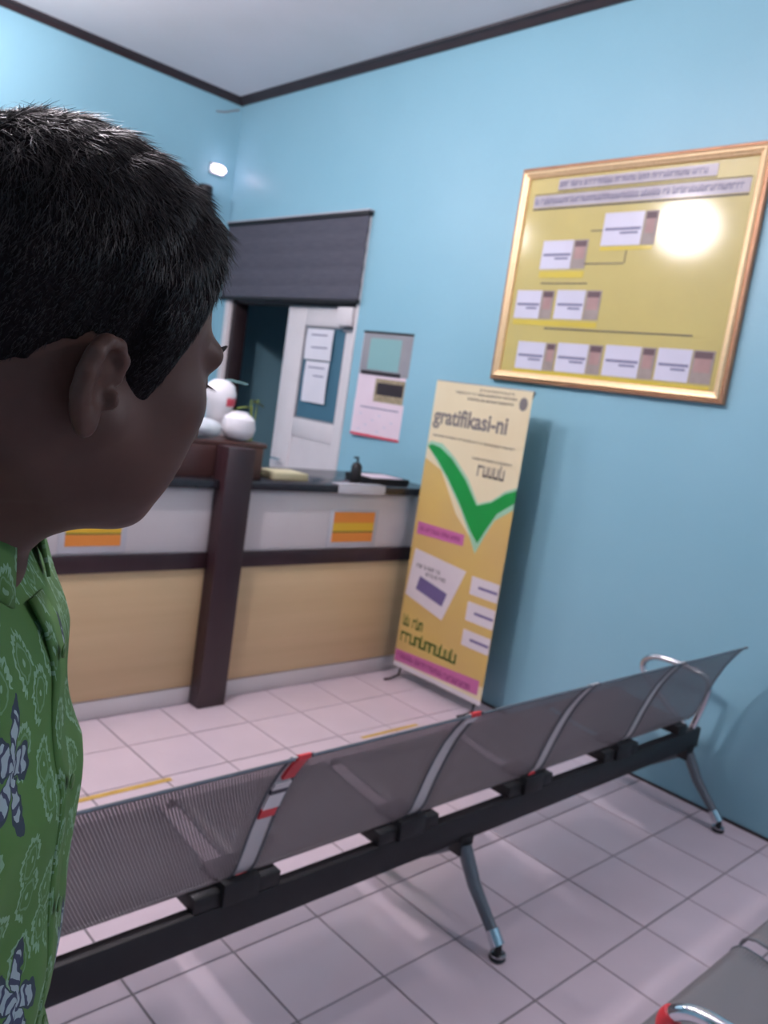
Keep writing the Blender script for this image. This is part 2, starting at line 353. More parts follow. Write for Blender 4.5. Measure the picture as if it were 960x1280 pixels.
# signs on the counter front
def counter_sign(x0, x1, z0, z1, label):
    e = empty('counter_sign', ((x0+x1)/2, CY-.0045, (z0+z1)/2)); tag(e, label, 'sign', 'orange signs on the counter front'); w_, h_ = (x1-x0)/2, (z1-z0)/2
    box('backing', -w_-.028, w_+.028, -.004, 0, -h_-.03, h_+.012, M_acryl, e, .001)
    for nm, m, a, b in (('orange_band', M_orange, .28, 1), ('amber_band', M_ysign, -.28, .28), ('orange_band', M_orange, -1, -.36), ('dark_rule', M_pgreen, -.36, -.28)):
        box(nm, -w_, w_, -.0062, -.004, a*h_, b*h_, m, e)
    return e
counter_sign(2.775, 3.065, .782, .945, 'orange and amber striped sign on the counter beside the yellow banner')
counter_sign(1.36, 1.60, .785, .94, "orange and amber striped sign on the counter below the man's chin")
rs = empty('nameplate_rail', (2.905, CY-.05, 1.07)); tag(rs, 'pale strip holder clipped on the countertop edge above the orange sign', 'sign holder')
box('face', -.165, .165, -.006, -.001, -.02, .03, M_acryl, rs, .002); box('lip', -.165, .165, -.006, .06, .0245, .03, M_acryl, rs, .002)
# bottle, tray and papers on the right part of the counter
zt = 1.094
bo = empty('pump_bottle', (2.97, 3.33, zt)); tag(bo, 'small black pump bottle on the counter below the calendar', 'bottle')
lathe('body', [(0, 0), (.027, 0), (.03, .006), (.03, .085), (.022, .1), (.012, .108), (0, .108)], (0, 0, 0), M_black, bo)
tube('pump', [(0, 0, .105), (0, 0, .135), (-.03, -.005, .134)], .006, M_black, bo, 8)
tr = empty('document_tray', (3.20, 3.40, zt)); tag(tr, 'flat black document tray on the counter beside the yellow banner', 'tray')
box('base', -.14, .15, -.11, .12, 0, .006, M_black, tr, .002)
for a in ((-.14, .15, -.11, -.104), (-.14, .15, .114, .12), (-.14, -.134, -.11, .12), (.144, .15, -.11, .12)): box('rim', a[0], a[1], a[2], a[3], .004, .03, M_black, tr, .001)
pp = empty('paper_pile', (3.21, 3.405, zt+.0065)); tag(pp, 'pinkish papers lying in the black tray', 'papers')
for k in range(4):
    o = box('sheet', -.115, .115, -.085, .085, .006*k, .006*k+.0055, M_pinkp, pp); o.rotation_euler = (0, 0, random.uniform(-.12, .12))
nb = empty('notepad', (2.50, 3.36, zt)); tag(nb, 'yellowish notepad on the counter in front of the white door', 'notepad')
box('cover', -.11, .11, -.08, .08, 0, .004, M_khaki, nb, .001); box('pages', -.105, .108, -.077, .077, .004, .035, noisy('yellowish_paper', (.58, .52, .33), (.53, .47, .29), 8, .6), nb, .002)
# things on the raised ledge
zl = 1.094+.1725
g = empty('white_globe', (2.195, 3.345, zl)); tag(g, 'plain white rounded pot at the right end of the brown ledge', 'pot')
lathe('body', [(0, 0), (.04, 0), (.07, .02), (.083, .06), (.074, .105), (.045, .128), (.032, .13), (.03, .12), (0, .119)], (0, 0, 0), M_plast, g)
lathe('rim', [(.028, .126), (.040, .126), (.042, .134), (.034, .137), (.028, .134)], (0, 0, 0), M_plast, g)
tn = empty('wrapping_roll', (1.97, 3.335, zl)); tag(tn, 'crumpled pale plastic bundle lying on the brown ledge', 'plastic bundle')
def crumple(name, c, r, m, parent, seed, amp=.18):
    bm = bmesh.new(); bmesh.ops.create_icosphere(bm, subdivisions=4, radius=1); rnd = random.Random(seed)
    ws = [(Vector((rnd.gauss(0, 1), rnd.gauss(0, 1), rnd.gauss(0, 1))).normalized()*rnd.uniform(2, 7), rnd.uniform(0, 6.28)) for _ in range(14)]
    for v in bm.verts:
        n = v.co.normalized(); k = 1 + amp*sum(math.sin(n.dot(a)+ph) for a, ph in ws)/5
        v.co = Vector((n.x*r[0]*k, n.y*r[1]*k, max(n.z, -.85)*r[2]*k)) + Vector(c)
    return from_bm(name, bm, m, parent, True)
crumple('bundle', (0, 0, .045), (.13, .06, .045), M_bag, tn, 3)
bx = empty('acrylic_box', (1.93, 3.50, zl+.003)); tag(bx, 'clear box standing behind the pale bundle on the ledge', 'box')
for nm, a in (('side', (-.13, -.126, -.06, .06, 0, .17)), ('side', (.126, .13, -.06, .06, 0, .17)), ('front', (-.126, .126, -.06, -.056, 0, .17)), ('back', (-.126, .126, .056, .06, 0, .17)), ('lid', (-.135, .135, -.065, .065, .17, .176)), ('bottom', (-.126, .126, -.056, .056, 0, .004))):
    box(nm, *a, M_glass, bx)
tag(crumple('folded_cloth', (1.93, 3.50, zl+.06), (.10, .045, .052), M_bag, None, 9), 'pale folded cloth inside the clear box', 'cloth')
rd = empty('white_canister', (2.19, 3.53, zl)); tag(rd, 'white rounded canister with a red patch standing behind the white pot', 'canister')
lathe('body', [(0, 0), (.055, 0), (.06, .01), (.062, .13), (.075, .16), (.078, .21), (.066, .25), (.035, .272), (0, .276)], (0, 0, 0), M_plast, rd)
bm = bmesh.new()
N = 8; ra = []
for i in range(N+1):
    a = math.radians(-95 + 60*i/N); ra.append([bm.verts.new(((.0765 if z > .15 else .072)*math.cos(a), (.0765 if z > .15 else .072)*math.sin(a), z)) for z in (.15, .165, .205)])
for i in range(N):
    for j in (0, 1): bm.faces.new((ra[i][j], ra[i+1][j], ra[i+1][j+1], ra[i][j+1]))
from_bm('red_patch', bm, M_redp, rd, True)
tube('nozzle', [(0, 0, .270), (.04, -.015, .276), (.13, -.03, .268)], .004, M_teal, rd, 8)
pl = empty('potted_plant', (2.47, 3.63, zt)); tag(pl, 'small plant with yellowish green leaves behind the counter post', 'plant')
lathe('pot', [(0, 0), (.045, 0), (.06, .10), (.064, .105), (.055, .105), (.05, .09), (0, .09)], (0, 0, 0), M_brown, pl)
for k, (dx, dy, h) in enumerate(((-.03, 0, .36), (.02, .01, .37), (.0, .03, .33))):
    st = tube('stem', [(0, 0, .09), (dx*.4, dy*.4, h*.6), (dx, dy, h)], .003, M_leaf, pl, 6)
    bm = bmesh.new(); L = .085; ang = k*1.3; d = Vector((math.cos(ang), math.sin(ang)*.6, .15)).normalized(); s = d.cross(Vector((0, 0, 1))).normalized()
    pr = []
    for i in range(7):
        u = i/6; wv = .028*math.sin(math.pi*(.06+.92*u)); p = Vector((dx, dy, h-.01)) + d*L*u + Vector((0, 0, -.03*u*u)); pr.append((bm.verts.new(p-s*wv), bm.verts.new(p+Vector((0, 0, -.004))), bm.verts.new(p+s*wv)))
    for i in range(6):
        bm.faces.new((pr[i][0], pr[i][1], pr[i+1][1], pr[i+1][0])); bm.faces.new((pr[i][1], pr[i][2], pr[i+1][2], pr[i+1][1]))
    from_bm('leaf', bm, M_leaf, pl, True)
# ------------------------------------------------------------------ calendar
ca = empty('wall_calendar', (XW-.012, 3.81, 1.64)); tag(ca, 'wall calendar with a teal picture above a white date sheet', 'calendar')
ca.rotation_euler = (0, 0, math.radians(4))
box('backing', -.002, .0, -.215, .21, -.33, .325, M_pinkp, ca)
box('picture_border', -.004, -.002, -.215, .205, .06, .325, M_greyf, ca)
box('teal_picture', -.0055, -.004, -.125, .14, .09, .285, M_teal, ca)
box('top_bar', -.009, .001, -.215, .21, .315, .328, M_black, ca, .001); box('lower_bar', -.0065, -.004, -.15, .185, .058, .082, M_trim, ca)
box('photo_strip', -.004, -.002, -.20, .05, -.105, .04, M_khaki, ca); box('dark_photo', -.0052, -.004, -.19, .03, -.06, .015, M_trim, ca)
box('date_sheet', -.005, -.002, -.215, .21, -.33, -.105, M_pinkp, ca); box('red_edge', -.0062, -.005, -.215, .21, -.33, -.315, M_redp, ca)
box('printed_rule', -.0062, -.005, -.18, .15, -.15, -.143, M_inkb, ca)
for r in range(4):
    for c_ in range(6): box('date_mark', -.0058, -.005, .15-.055*c_-.02, .15-.055*c_, -.185-.033*r-.01, -.185-.033*r, M_pinkp if (r+c_) % 3 else M_card, ca)
# ------------------------------------------------------------------ framed organisation chart
po = empty('framed_chart', (XW, 0, 0)); tag(po, 'large gold framed yellow staff chart hanging on the blue wall', 'framed chart')
FY0, FY1, FZ0, FZ1 = 1.625, 2.935, 1.755, 2.853
def frame_ring(name, o0, i0, prof_m, xd):
    bm = bmesh.new()
    P = lambda off, x: [bm.verts.new((x, y, z)) for y, z in ((FY0+off, FZ0+off), (FY1-off, FZ0+off), (FY1-off, FZ1-off), (FY0+off, FZ1-off))]
    rings = [P(off, x) for off, x in xd]
    for a, b in zip(rings, rings[1:]):
        for k in range(4): bm.faces.new((a[k], a[(k+1) % 4], b[(k+1) % 4], b[k]))
    return from_bm(name, bm, prof_m, po)
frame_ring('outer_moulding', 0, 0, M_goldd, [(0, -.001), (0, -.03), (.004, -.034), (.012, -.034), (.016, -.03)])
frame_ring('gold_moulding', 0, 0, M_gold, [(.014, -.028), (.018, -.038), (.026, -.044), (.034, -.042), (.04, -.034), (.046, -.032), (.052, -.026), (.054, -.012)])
box('board', -.016, -.004, FY0+.04, FY1-.04, FZ0+.04, FZ1-.04, M_board, po)
XB = -.0175
def pr(name, y0, y1, z0, z1, m, lay=0): return box(name, XB-.0006*(lay+1), XB+.001, y0, y1, z0, z1, m, po)
def name_row(y0, y1, z0, z1, py0, py1, ink=True):
    pr('name_card', y0, y1, z0, z1, M_card)
    zc = z0+.5*(z1-z0); pr('name_line', y0+.008, y1-.012, zc-.006, zc+.006, M_inkb, 1)
    if ink: pr('name_line', y0+.02, y0+.55*(y1-y0), zc-.024, zc-.014, M_inkb, 1)
    h_ = z1-z0
    pr('portrait', py0, py1, z0, z1, M_pcloth); pr('portrait_face', py0+.012, py1-.012, z0+.34*h_, z1-.2*h_, M_pskin, 1)
    pr('portrait_hair', py0+.008, py1-.008, z1-.24*h_, z1-.04*h_, M_phair, 2)
for a in ((2.178, 2.391, 2.448, 2.602, 2.105, 2.174), (2.548, 2.734, 2.340, 2.482, 2.462, 2.545), (2.690, 2.851, 2.088, 2.232, 2.612, 2.687), (2.425, 2.595, 2.092, 2.235, 2.333, 2.42), (2.612, 2.789, 1.828, 1.968, 2.545, 2.608), (2.352, 2.535, 1.830, 1.973, 2.27, 2.348), (2.064, 2.256, 1.832, 1.978, 1.987, 2.06), (1.811, 1.977, 1.834, 1.980, 1.705, 1.806)):
    name_row(*a)
for a in ((2.46, 2.73, 2.296, 2.328), (2.333, 2.851, 2.054, 2.080), (1.705, 2.80, 1.800, 1.824), (2.11, 2.39, 2.425, 2.442)): pr('yellow_band', *a, M_bandy)
for a in ((2.247, 2.467, 2.361, 2.366), (2.429, 2.712, 2.266, 2.271), (1.827, 2.641, 2.038, 2.044), (2.391, 2.46, 2.52, 2.524), (2.24, 2.244, 2.366, 2.425)): pr('connector_line', *a, M_ink)
pr('heading_strip', 1.86, 2.70, 2.735, 2.786, M_lav); pr('heading_strip', 1.70, 2.84, 2.652, 2.712, M_lav)
pr('heading_rule', 1.70, 2.84, 2.640, 2.647, M_ink, 1); pr('heading_rule', 1.70, 2.84, 2.716, 2.719, M_ink, 1); pr('heading_rule', 1.86, 2.70, 2.728, 2.731, M_ink, 1)
def scribble(parent, name, y0, y1, z, h, m, x, seed, th=.0006, dens=1.0):
    # a row of letter-like strokes too blurred to read: one mesh of small bars
    bm = bmesh.new(); rnd = random.Random(seed); y = y1
    while y - h*.5 > y0:
        wl = h*rnd.uniform(.35, .6)
        k = rnd.randrange(4)
        add_box(bm, x-th, x, y-wl*.25, y, z-h*.4, z+h*(.62 if k == 0 else .4))
        if k != 1: add_box(bm, x-th, x, y-wl, y-wl*.72, z-h*.4, z+h*.38)
        add_box(bm, x-th, x, y-wl, y, z+h*(.22 if k % 2 else -.4), z+h*(.4 if k % 2 else -.22))
        y -= wl + h*.16/dens
        if rnd.random() < .14: y -= h*.35
    return from_bm(name, bm, m, parent)
scribble(po, 'heading_lettering', 1.88, 2.69, 2.760, .03, M_inkb, XB-.0013, 1); scribble(po, 'heading_lettering', 1.72, 2.83, 2.682, .032, M_inkb, XB-.0013, 2)
# ------------------------------------------------------------------ banner on its stand
BX = 3.30; bn = empty('standing_banner', (BX, 0, .0395)); bn.scale = (1, .975, .975); tag(bn, 'tall yellow standing banner with a big green tick against the blue wall', 'banner')
BY0, BY1, BZ0, BZ1 = 2.55, 3.225, .035, 1.708
bm = bmesh.new(); NZ, NY = 30, 6; gr = []
for i in range(NZ+1):
    z = BZ0 + (BZ1-BZ0)*i/NZ; row = []
    for j in range(NY+1):
        y = BY0 + (BY1-BY0)*j/NY; row.append(bm.verts.new((.0, y, z)))
    gr.append(row)
for i in range(NZ):
    for j in range(NY): bm.faces.new((gr[i][j], gr[i][j+1], gr[i+1][j+1], gr[i+1][j]))
o = from_bm('vinyl_sheet', bm, M_cream, bn); s_ = o.modifiers.new('thick', 'SOLIDIFY'); s_.thickness = .0012
def pb(name, poly, m, lay=1): return prism_yz(name, poly, -.0007*lay-.0008, .0005, m, bn)
def rect(y0, y1, z0, z1): return [(y0, z0), (y1, z0), (y1, z1), (y0, z1)]
pb('ochre_field', [(BY0, .14), (BY1, .06), (BY1, 1.27), (3.09, 1.22), (2.93, 1.0), (2.76, .86), (2.66, 1.02), (BY0, 1.13)], M_ochre)
pb('tick_halo', [(3.225, 1.345), (3.20, 1.37), (3.11, 1.365), (3.0, 1.30), (2.88, 1.20), (2.79, 1.085), (2.70, 1.12), (2.62, 1.185), (BY0, 1.215), (BY0, 1.10), (2.66, 1.02), (2.71, .92), (2.755, .82), (2.80, .89), (2.90, 1.03), (3.02, 1.16), (3.13, 1.26)], M_mint, 2)
pb('green_tick', [(3.215, 1.335), (3.19, 1.352), (3.12, 1.342), (3.02, 1.292), (2.90, 1.195), (2.795, 1.075), (2.70, 1.11), (2.62, 1.17), (BY0, 1.20), (BY0, 1.135), (2.65, 1.06), (2.70, .975), (2.75, .878), (2.81, .935), (2.92, 1.07), (3.03, 1.185), (3.13, 1.275)], M_green, 3)
pb('magenta_bar', [(2.845, .84), (3.20, .832), (3.20, .905), (2.845, .903)], M_mag, 2); scribble(bn, 'bar_lettering', 2.86, 3.18, .870, .03, M_magd, -.0022, 4)
pb('white_card', [(2.91, .40), (3.215, .47), (3.19, .748), (2.79, .712)], M_vwhite, 2)
pb('violet_block', [(2.925, .475), (3.14, .52), (3.12, .60), (2.90, .555)], M_violet, 3)
for k, (a, b, z) in enumerate(((2.97, 3.16, .655), (2.93, 3.08, .62))): scribble(bn, 'card_lettering', a, b, z, .026, M_ink, -.0022, 20+k)
for k, (z0, z1) in enumerate(((.60, .70), (.455, .56), (.315, .405))):
    pb('white_box', rect(BY0+.002, 2.745, z0, z1), M_vwhite, 2); pb('box_line', rect(BY0+.01, 2.69, (z0+z1)/2-.008, (z0+z1)/2+.006), M_violet, 3)
scribble(bn, 'green_lettering', 3.03, 3.20, .315, .066, M_pgreen, -.0016, 31, dens=4); scribble(bn, 'green_lettering', 2.77, 3.20, .222, .075, M_pgreen, -.0016, 33, dens=4)
pb('magenta_strip', [(BY0+.03, .085), (3.222, .065), (3.222, .135), (BY0+.03, .165)], M_mag, 2); scribble(bn, 'strip_lettering', 2.63, 3.20, .108, .035, M_magd, -.0022, 35, dens=2)
pb('pale_foot', rect(BY0, BY1, BZ0+.001, .062), M_vwhite, 2)
for k, (a, b, z) in enumerate(((2.66, 2.90, 1.683), (2.64, 3.07, 1.658), (2.66, 2.98, 1.63))): scribble(bn, 'small_lettering', a, b, z, .016, M_grey, -.0016, 40+k)
pb('emblem', [(2.60+.028*math.cos(t_*.785)+.0, 1.64+.036*math.sin(t_*.785)) for t_ in range(8)], M_grey, 2)
for k, (a, b, z) in enumerate(((2.60, 3.19, 1.405), (2.61, 2.88, 1.322))): scribble(bn, 'small_lettering', a, b, z, .015, M_grey, -.0016, 50+k)
scribble(bn, 'word_lettering', 2.61, 2.83, 1.262, .075, M_grey, -.0016, 61, dens=2)
def text_part(body, size, m, parent, y_left, z, x, wscale=1.0):
    cu = bpy.data.curves.new('lettering', 'FONT'); cu.body = body; cu.size = size; cu.extrude = .0005; cu.offset = .0034
    o = bpy.data.objects.new('tmp', cu); col.objects.link(o)
    dg = bpy.context.evaluated_depsgraph_get(); me = bpy.data.meshes.new_from_object(o.evaluated_get(dg)); bpy.data.objects.remove(o)
    me.materials.clear(); ob = obj('title_lettering', me, m, parent)
    # text x -> -y (read from the room), text y -> z
    ob.matrix_local = Matrix(((0, 0, -1, x), (-wscale, 0, 0, y_left), (0, 1, 0, z), (0, 0, 0, 1)))
    return ob
text_part('gratifikasi-ni', .125, M_grey, bn, 3.205, 1.475, -.0014, .88)
for a, b in (((.012, BY0, BZ1), (.012, BY1, BZ0+.02)), ((.012, BY1, BZ1), (.012, BY0, BZ0+.02))): tube('cross_pole', [a, b], .006, M_black, bn, 8)
tube('back_leg', [(.012, 2.888, .87), (.16, 2.888, -.034)], .006, M_black, bn, 8)
tube('bottom_rod', [(.006, BY0, BZ0), (.006, BY1, BZ0)], .006, M_greyf, bn, 8); tube('top_rod', [(.006, BY0, BZ1), (.006, BY1, BZ1)], .005, M_greyf, bn, 8)
for y in (BY0+.05, BY1-.05): tube('foot', [(.012, y, .03), (.004, y, -.015), (-.05, y+.01, -.033), (-.09, y+.015, -.033)], .007, M_black, bn, 8)
# ------------------------------------------------------------------ floor tape, small wall fittings
def tape(x0, x1, y, wd, label):
    tag(box('floor_tape', x0, x1, y-wd/2, y+wd/2, .0006, .0014, M_yellow), label, 'tape', 'yellow tape marks on the floor')
tape(1.15, 1.605, 2.612, .026, "yellow floor tape strip beside the man's green shirt"); tape(2.57, 2.94, 2.577, .022, 'yellow floor tape strip in front of the banner')
wl = empty('wall_light', (3.353, YL-.001, 3.082)); tag(wl, 'small glowing pinkish white lamp on the wall near the ceiling corner', 'lamp')
bm = bmesh.new(); bmesh.ops.create_uvsphere(bm, u_segments=20, v_segments=12, radius=1)
for v in bm.verts: v.co = Vector((v.co.x*.062, v.co.y*.03-.04, v.co.z*.03))
from_bm('glowing_cover', bm, emis('small_lamp_glow', (1.0, .72, .93), 12.0), wl, True)
box('base', -.06, .06, -.03, 0, -.04, .036, M_plast, wl, .006)
cm = empty('wall_camera', (3.225, YL-.001, 2.885)); tag(cm, "small dark wall camera just above the man's forehead", 'camera')
box('bracket', -.02, .02, -.06, 0, -.02, .02, M_black, cm, .004)
lathe('housing', [(0, -.1), (.04, -.09), (.055, -.04), (.055, .03), (.045, .04), (0, .045)], (0, -.1, 0), M_black, cm)
tag(tube('corner_cable', [(3.49, YL-.006, 3.56), (3.44, YL-.005, 3.54), (3.38, YL-.005, 3.51), (3.30, YL-.005, 3.49)], .006, M_greyf, None, 6), 'short grey cable on the wall just under the ceiling corner', 'cable')
# ------------------------------------------------------------------ waiting benches
PITCH = .57
def perf_sheet(name, prof, x0, x1, parent, m):
    bm = bmesh.new(); uvl = bm.loops.layers.uv.new('UVMap'); NX = 10; rows = []; s = 0; ss = []
    for i, (y, z) in enumerate(prof):
        if i: s += math.hypot(y-prof[i-1][0], z-prof[i-1][1])
        ss.append(s); rows.append([bm.verts.new((x0+(x1-x0)*j/NX, y, z)) for j in range(NX+1)])
    for i in range(len(prof)-1):
        for j in range(NX):
            f = bm.faces.new((rows[i][j], rows[i][j+1], rows[i+1][j+1], rows[i+1][j])); f.smooth = True
            for lp, (a, b) in zip(f.loops, ((i, j), (i, j+1), (i+1, j+1), (i+1, j))): lp[uvl].uv = (x0+(x1-x0)*b/NX, ss[a])
    me = bpy.data.meshes.new(name); bm.to_mesh(me); bm.free()
    o = obj(name, me, m, parent); md = o.modifiers.new('thick', 'SOLIDIFY'); md.thickness = .002; md.offset = 0
    return o
def curve_pts(P, n):
    P = [Vector((0, *p)) for p in P]; out = []
    for i in range(len(P)-1):
        p0, p1, p2, p3 = P[max(i-1, 0)], P[i], P[i+1], P[min(i+2, len(P)-1)]
        for k in range(n):
            t_ = k/n; out.append(.5*((2*p1)+(p2-p0)*t_+(2*p0-5*p1+4*p2-p3)*t_*t_+(3*p1-p0-3*p2+p3)*t_**3))
    out.append(P[-1]); return [(v.y, v.z) for v in out]
BACK = curve_pts([(-.022, .425), (-.052, .47), (-.085, .58), (-.13, .70), (-.185, .79), (-.20, .80)], 4)
SEAT = curve_pts([(-.012, .418), (.04, .412), (.14, .415), (.25, .428), (.325, .436), (.352, .42), (.357, .40)], 4)
def bench(name, x0, nseat, y, legs, tapes, label):
    e = empty(name, (x0, y, 0)); tag(e, label, 'bench', 'perforated steel waiting benches'); L = nseat*PITCH
    box('beam', -.09, L+.09, -.04, -.005, .285, .372, M_black, e, .004)
    for i in range(nseat):
        a, b = i*PITCH+.024, (i+1)*PITCH-.024
        bk = perf_sheet('backrest', BACK, a, b, e, M_perf)
        tube('top_rim', [(a, -.20, .80), (b, -.20, .80)], .004, M_leg, bk, 8)
        st = perf_sheet('seat_pan', SEAT, a, b, e, M_perfs)
        for xx in (a+.004, b-.004):
            tube('side_rim', [(xx, yy, zz) for yy, zz in BACK[::2]+[BACK[-1]]], .004, M_leg, bk, 6)
            tube('side_rim', [(xx, yy, zz) for yy, zz in SEAT[::2]+[SEAT[-1]]], .004, M_leg, st, 6)
        for xx in (a+.06, b-.06): box('seat_bracket', xx-.035, xx+.035, -.038, .10, .372, .410, M_black, e, .003)
    for i in range(1, nseat):    # light steel strap in each gap between two backrests
        xg = i*PITCH; sp = from_bm_bar('back_strap', [(xg, yy+.004, zz) for yy, zz in BACK], .047, .004, M_steel, e)
        box('strap_bracket', xg-.05, xg+.05, -.05, .06, .372, .43, M_black, e, .004)
        for (t0, t1, m, xo, wd) in tapes.get(i, ()):
            n = len(BACK)-1; seg = [BACK[0]]
            pts = [pt_on(BACK, t0+(t1-t0)*k/5) for k in range(6)]
            from_bm_bar('tape_wrap', [(xg+xo, yy-.001, zz) for yy, zz in pts], wd, .012, m, sp)
    for xx in legs:
        lgp = empty_part('leg_assembly', e)
        bm = bmesh.new()
        add_box(bm, xx-.03, xx+.03, -.045, .0, .24, .30, .003); from_bm('leg_head', bm, M_black, e, True)
        for sgn in (-1, 1):
            yf = -.022 + (-.20 if sgn < 0 else .36); rw = abs(yf+.022)/.2
            bm = bmesh.new(); add_tube(bm, [(xx, -.022+sgn*.015, .265), (xx, -.022+sgn*.075*rw, .17), (xx, yf-sgn*.025, .065)], [.024, .021, .017], 10); lo = from_bm('leg', bm, M_leg, e, True)
            bm = bmesh.new(); add_tube(bm, [(xx, yf-sgn*.035, .078), (xx, yf-sgn*.005, .042)], [.021, .022], 12); from_bm('chrome_cap', bm, M_chrome, lo, True)
            bm = bmesh.new(); add_lathe(bm, [(0, 0), (.022, 0), (.026, .006), (.024, .016), (.012, .022), (.009, .045), (0, .046)], (xx, yf, 0), 16); from_bm('glide_foot', bm, M_black, lo, True)
            bm = bmesh.new(); add_lathe(bm, [(.018, .0165), (.0245, .0165), (.0245, .02), (.018, .021)], (xx, yf, 0), 16); from_bm('glide_ring', bm, M_chrome, lo, True)
    for k, xx in enumerate((-.035, L+.035)):
        pts = curve_pts([(-.022, .372), (-.05, .49), (-.058, .57), (-.035, .610), (.04, .622), (.15, .624), (.215, .612), (.25, .575), (.235, .53), (.16, .47), (.06, .40), (.01, .372)], 4)
        am = tube('armrest', [(xx, a, b) for a, b in pts], .0145, M_chrome, e, 12)
        if tapes.get('arm') == k:
            tube('tape_wrap', [(xx, a, b) for a, b in curve_pts([(.243, .589), (.25, .575), (.250, .56), (.245, .545)], 3)], .0185, M_red, am, 12)
    return e
def pt_on(P, t_):
    f = max(0, min(.9999, t_))*(len(P)-1); i = int(f); u = f-i
    return (P[i][0]*(1-u)+P[i+1][0]*u, P[i][1]*(1-u)+P[i+1][1]*u)
def from_bm_bar(name, pts, wd, th, m, parent):
    bm = bmesh.new(); add_bar(bm, pts, wd, th); return from_bm(name, bm, m, parent, True)
def empty_part(name, parent): return None
T1 = {1: [(.66, .985, M_red, .004, .032), (.60, .635, M_tapew, .0, .044), (.575, .60, M_tapek, 0, .044), (.50, .575, M_tapew, 0, .044), (.46, .50, M_red, -.002, .044), (.0, .04, M_red, .008, .03)],
      2: [(.84, .985, M_red, .0, .034), (.74, .80, M_tapew, 0, .042)], 3: [(.0, .07, M_red, -.005, .036)]}
bench('waiting_bench', .515, 5, 1.452, (-.045, 2.5*PITCH-.02, 5*PITCH+.02), T1, 'five seat perforated steel bench seen from behind in front of the counter')
bench('waiting_bench', 1.405, 3, .262, (.2, 3*PITCH-.2), {'arm': 0}, 'nearer bench whose chrome armrest end shows at the bottom right corner')
# ------------------------------------------------------------------ the man
def surface_nets(F, xs, ys, zs):
    S = F < 0
    c = np.zeros((S.shape[0]-1, S.shape[1]-1, S.shape[2]-1), np.int8)
    for a in (0, 1):
        for b in (0, 1):
            for d in (0, 1): c += S[a:S.shape[0]-1+a, b:S.shape[1]-1+b, d:S.shape[2]-1+d]
    I, J, K = np.nonzero((c > 0) & (c < 8))
    ids = np.full(c.shape, -1, np.int32); ids[I, J, K] = np.arange(len(I))
    acc = np.zeros((len(I), 3)); cnt = np.zeros(len(I))
    for ax in range(3):
        for p in (0, 1):
            for q in (0, 1):
                o = [0, 0, 0]; oth = [k for k in range(3) if k != ax]; o[oth[0]] = p; o[oth[1]] = q
                a = (I+o[0], J+o[1], K+o[2]); e = list(a); e[ax] = e[ax]+1; b = tuple(e)
                fa, fb = F[a], F[b]; m = (fa < 0) != (fb < 0)
                tt = np.where(m, fa/np.where(m, fa-fb, 1), 0)
                A = np.stack((xs[a[0]], ys[a[1]], zs[a[2]]), 1); B = np.stack((xs[b[0]], ys[b[1]], zs[b[2]]), 1)
                acc += np.where(m[:, None], A+(B-A)*tt[:, None], 0); cnt += m
    V = acc/np.maximum(cnt, 1)[:, None]; quads = []
    for ax in range(3):
        sl0 = [slice(None)]*3; sl1 = [slice(None)]*3; sl0[ax] = slice(0, -1); sl1[ax] = slice(1, None)
        d = S[tuple(sl0)] != S[tuple(sl1)]; first = S[tuple(sl0)]
        u, v = [k for k in range(3) if k != ax]
        E = np.stack(np.nonzero(d), 1); fl = first[d]
        ok = (E[:, u] > 0) & (E[:, v] > 0) & (E[:, u] < c.shape[u]) & (E[:, v] < c.shape[v]); E = E[ok]; fl = fl[ok]
        def cell(du, dv):
            e = E.copy(); e[:, u] += du; e[:, v] += dv; return ids[e[:, 0], e[:, 1], e[:, 2]]
        Q = np.stack((cell(-1, -1), cell(0, -1), cell(0, 0), cell(-1, 0)), 1)
        if ax == 1: fl = ~fl
        Q[~fl] = Q[~fl][:, ::-1]; quads.append(Q)
    return V, np.concatenate(quads)
class Field:
    def __init__(s, xs, ys, zs):
        s.xs, s.ys, s.zs = [np.asarray(a, np.float32) for a in (xs, ys, zs)]; s.F = np.full((len(xs), len(ys), len(zs)), .08, np.float32)
    def blk(s, lo, hi):
        r = []
        for a, l, h in zip((s.xs, s.ys, s.zs), lo, hi): r.append(slice(int(np.searchsorted(a, l)), int(np.searchsorted(a, h))))
        X, Y, Z = s.xs[r[0]][:, None, None], s.ys[r[1]][None, :, None], s.zs[r[2]][None, None, :]
        return tuple(r), X, Y, Z
    def op(s, fn, lo, hi, k, sub=False):
        r, X, Y, Z = s.blk(lo, hi)
        if any(q.stop <= q.start for q in r): return
        d = fn(X, Y, Z); f = s.F[r]
        if sub: f, d = -f, d
        h = np.clip(.5+.5*(d-f)/k, 0, 1); m = d*(1-h)+f*h-k*h*(1-h)
        s.F[r] = -m if sub else m
    def mesh(s, name, m, parent, smooth=True):
        V, Q = surface_nets(s.F, s.xs, s.ys, s.zs)
        me = bpy.data.meshes.new(name); me.from_pydata(V.tolist(), [], Q.tolist()); me.update()
        for p in me.polygons: p.use_smooth = True
        return obj(name, me, m, parent), V, Q
def ell(c, r, R=None):
    c = np.array(c, np.float32); r = np.array(r, np.float32)
    def fn(X, Y, Z):
        x, y, z = X-c[0], Y-c[1], Z-c[2]
        if R is not None: x, y, z = (R[0][i]*x+R[1][i]*y+R[2][i]*z for i in range(3))
        k0 = np.sqrt((x/r[0])**2+(y/r[1])**2+(z/r[2])**2); k1 = np.sqrt((x/r[0]**2)**2+(y/r[1]**2)**2+(z/r[2]**2)**2)+1e-6
        return k0*(k0-1)/k1
    M = float(max(r))+.03
    return fn, c-M, c+M
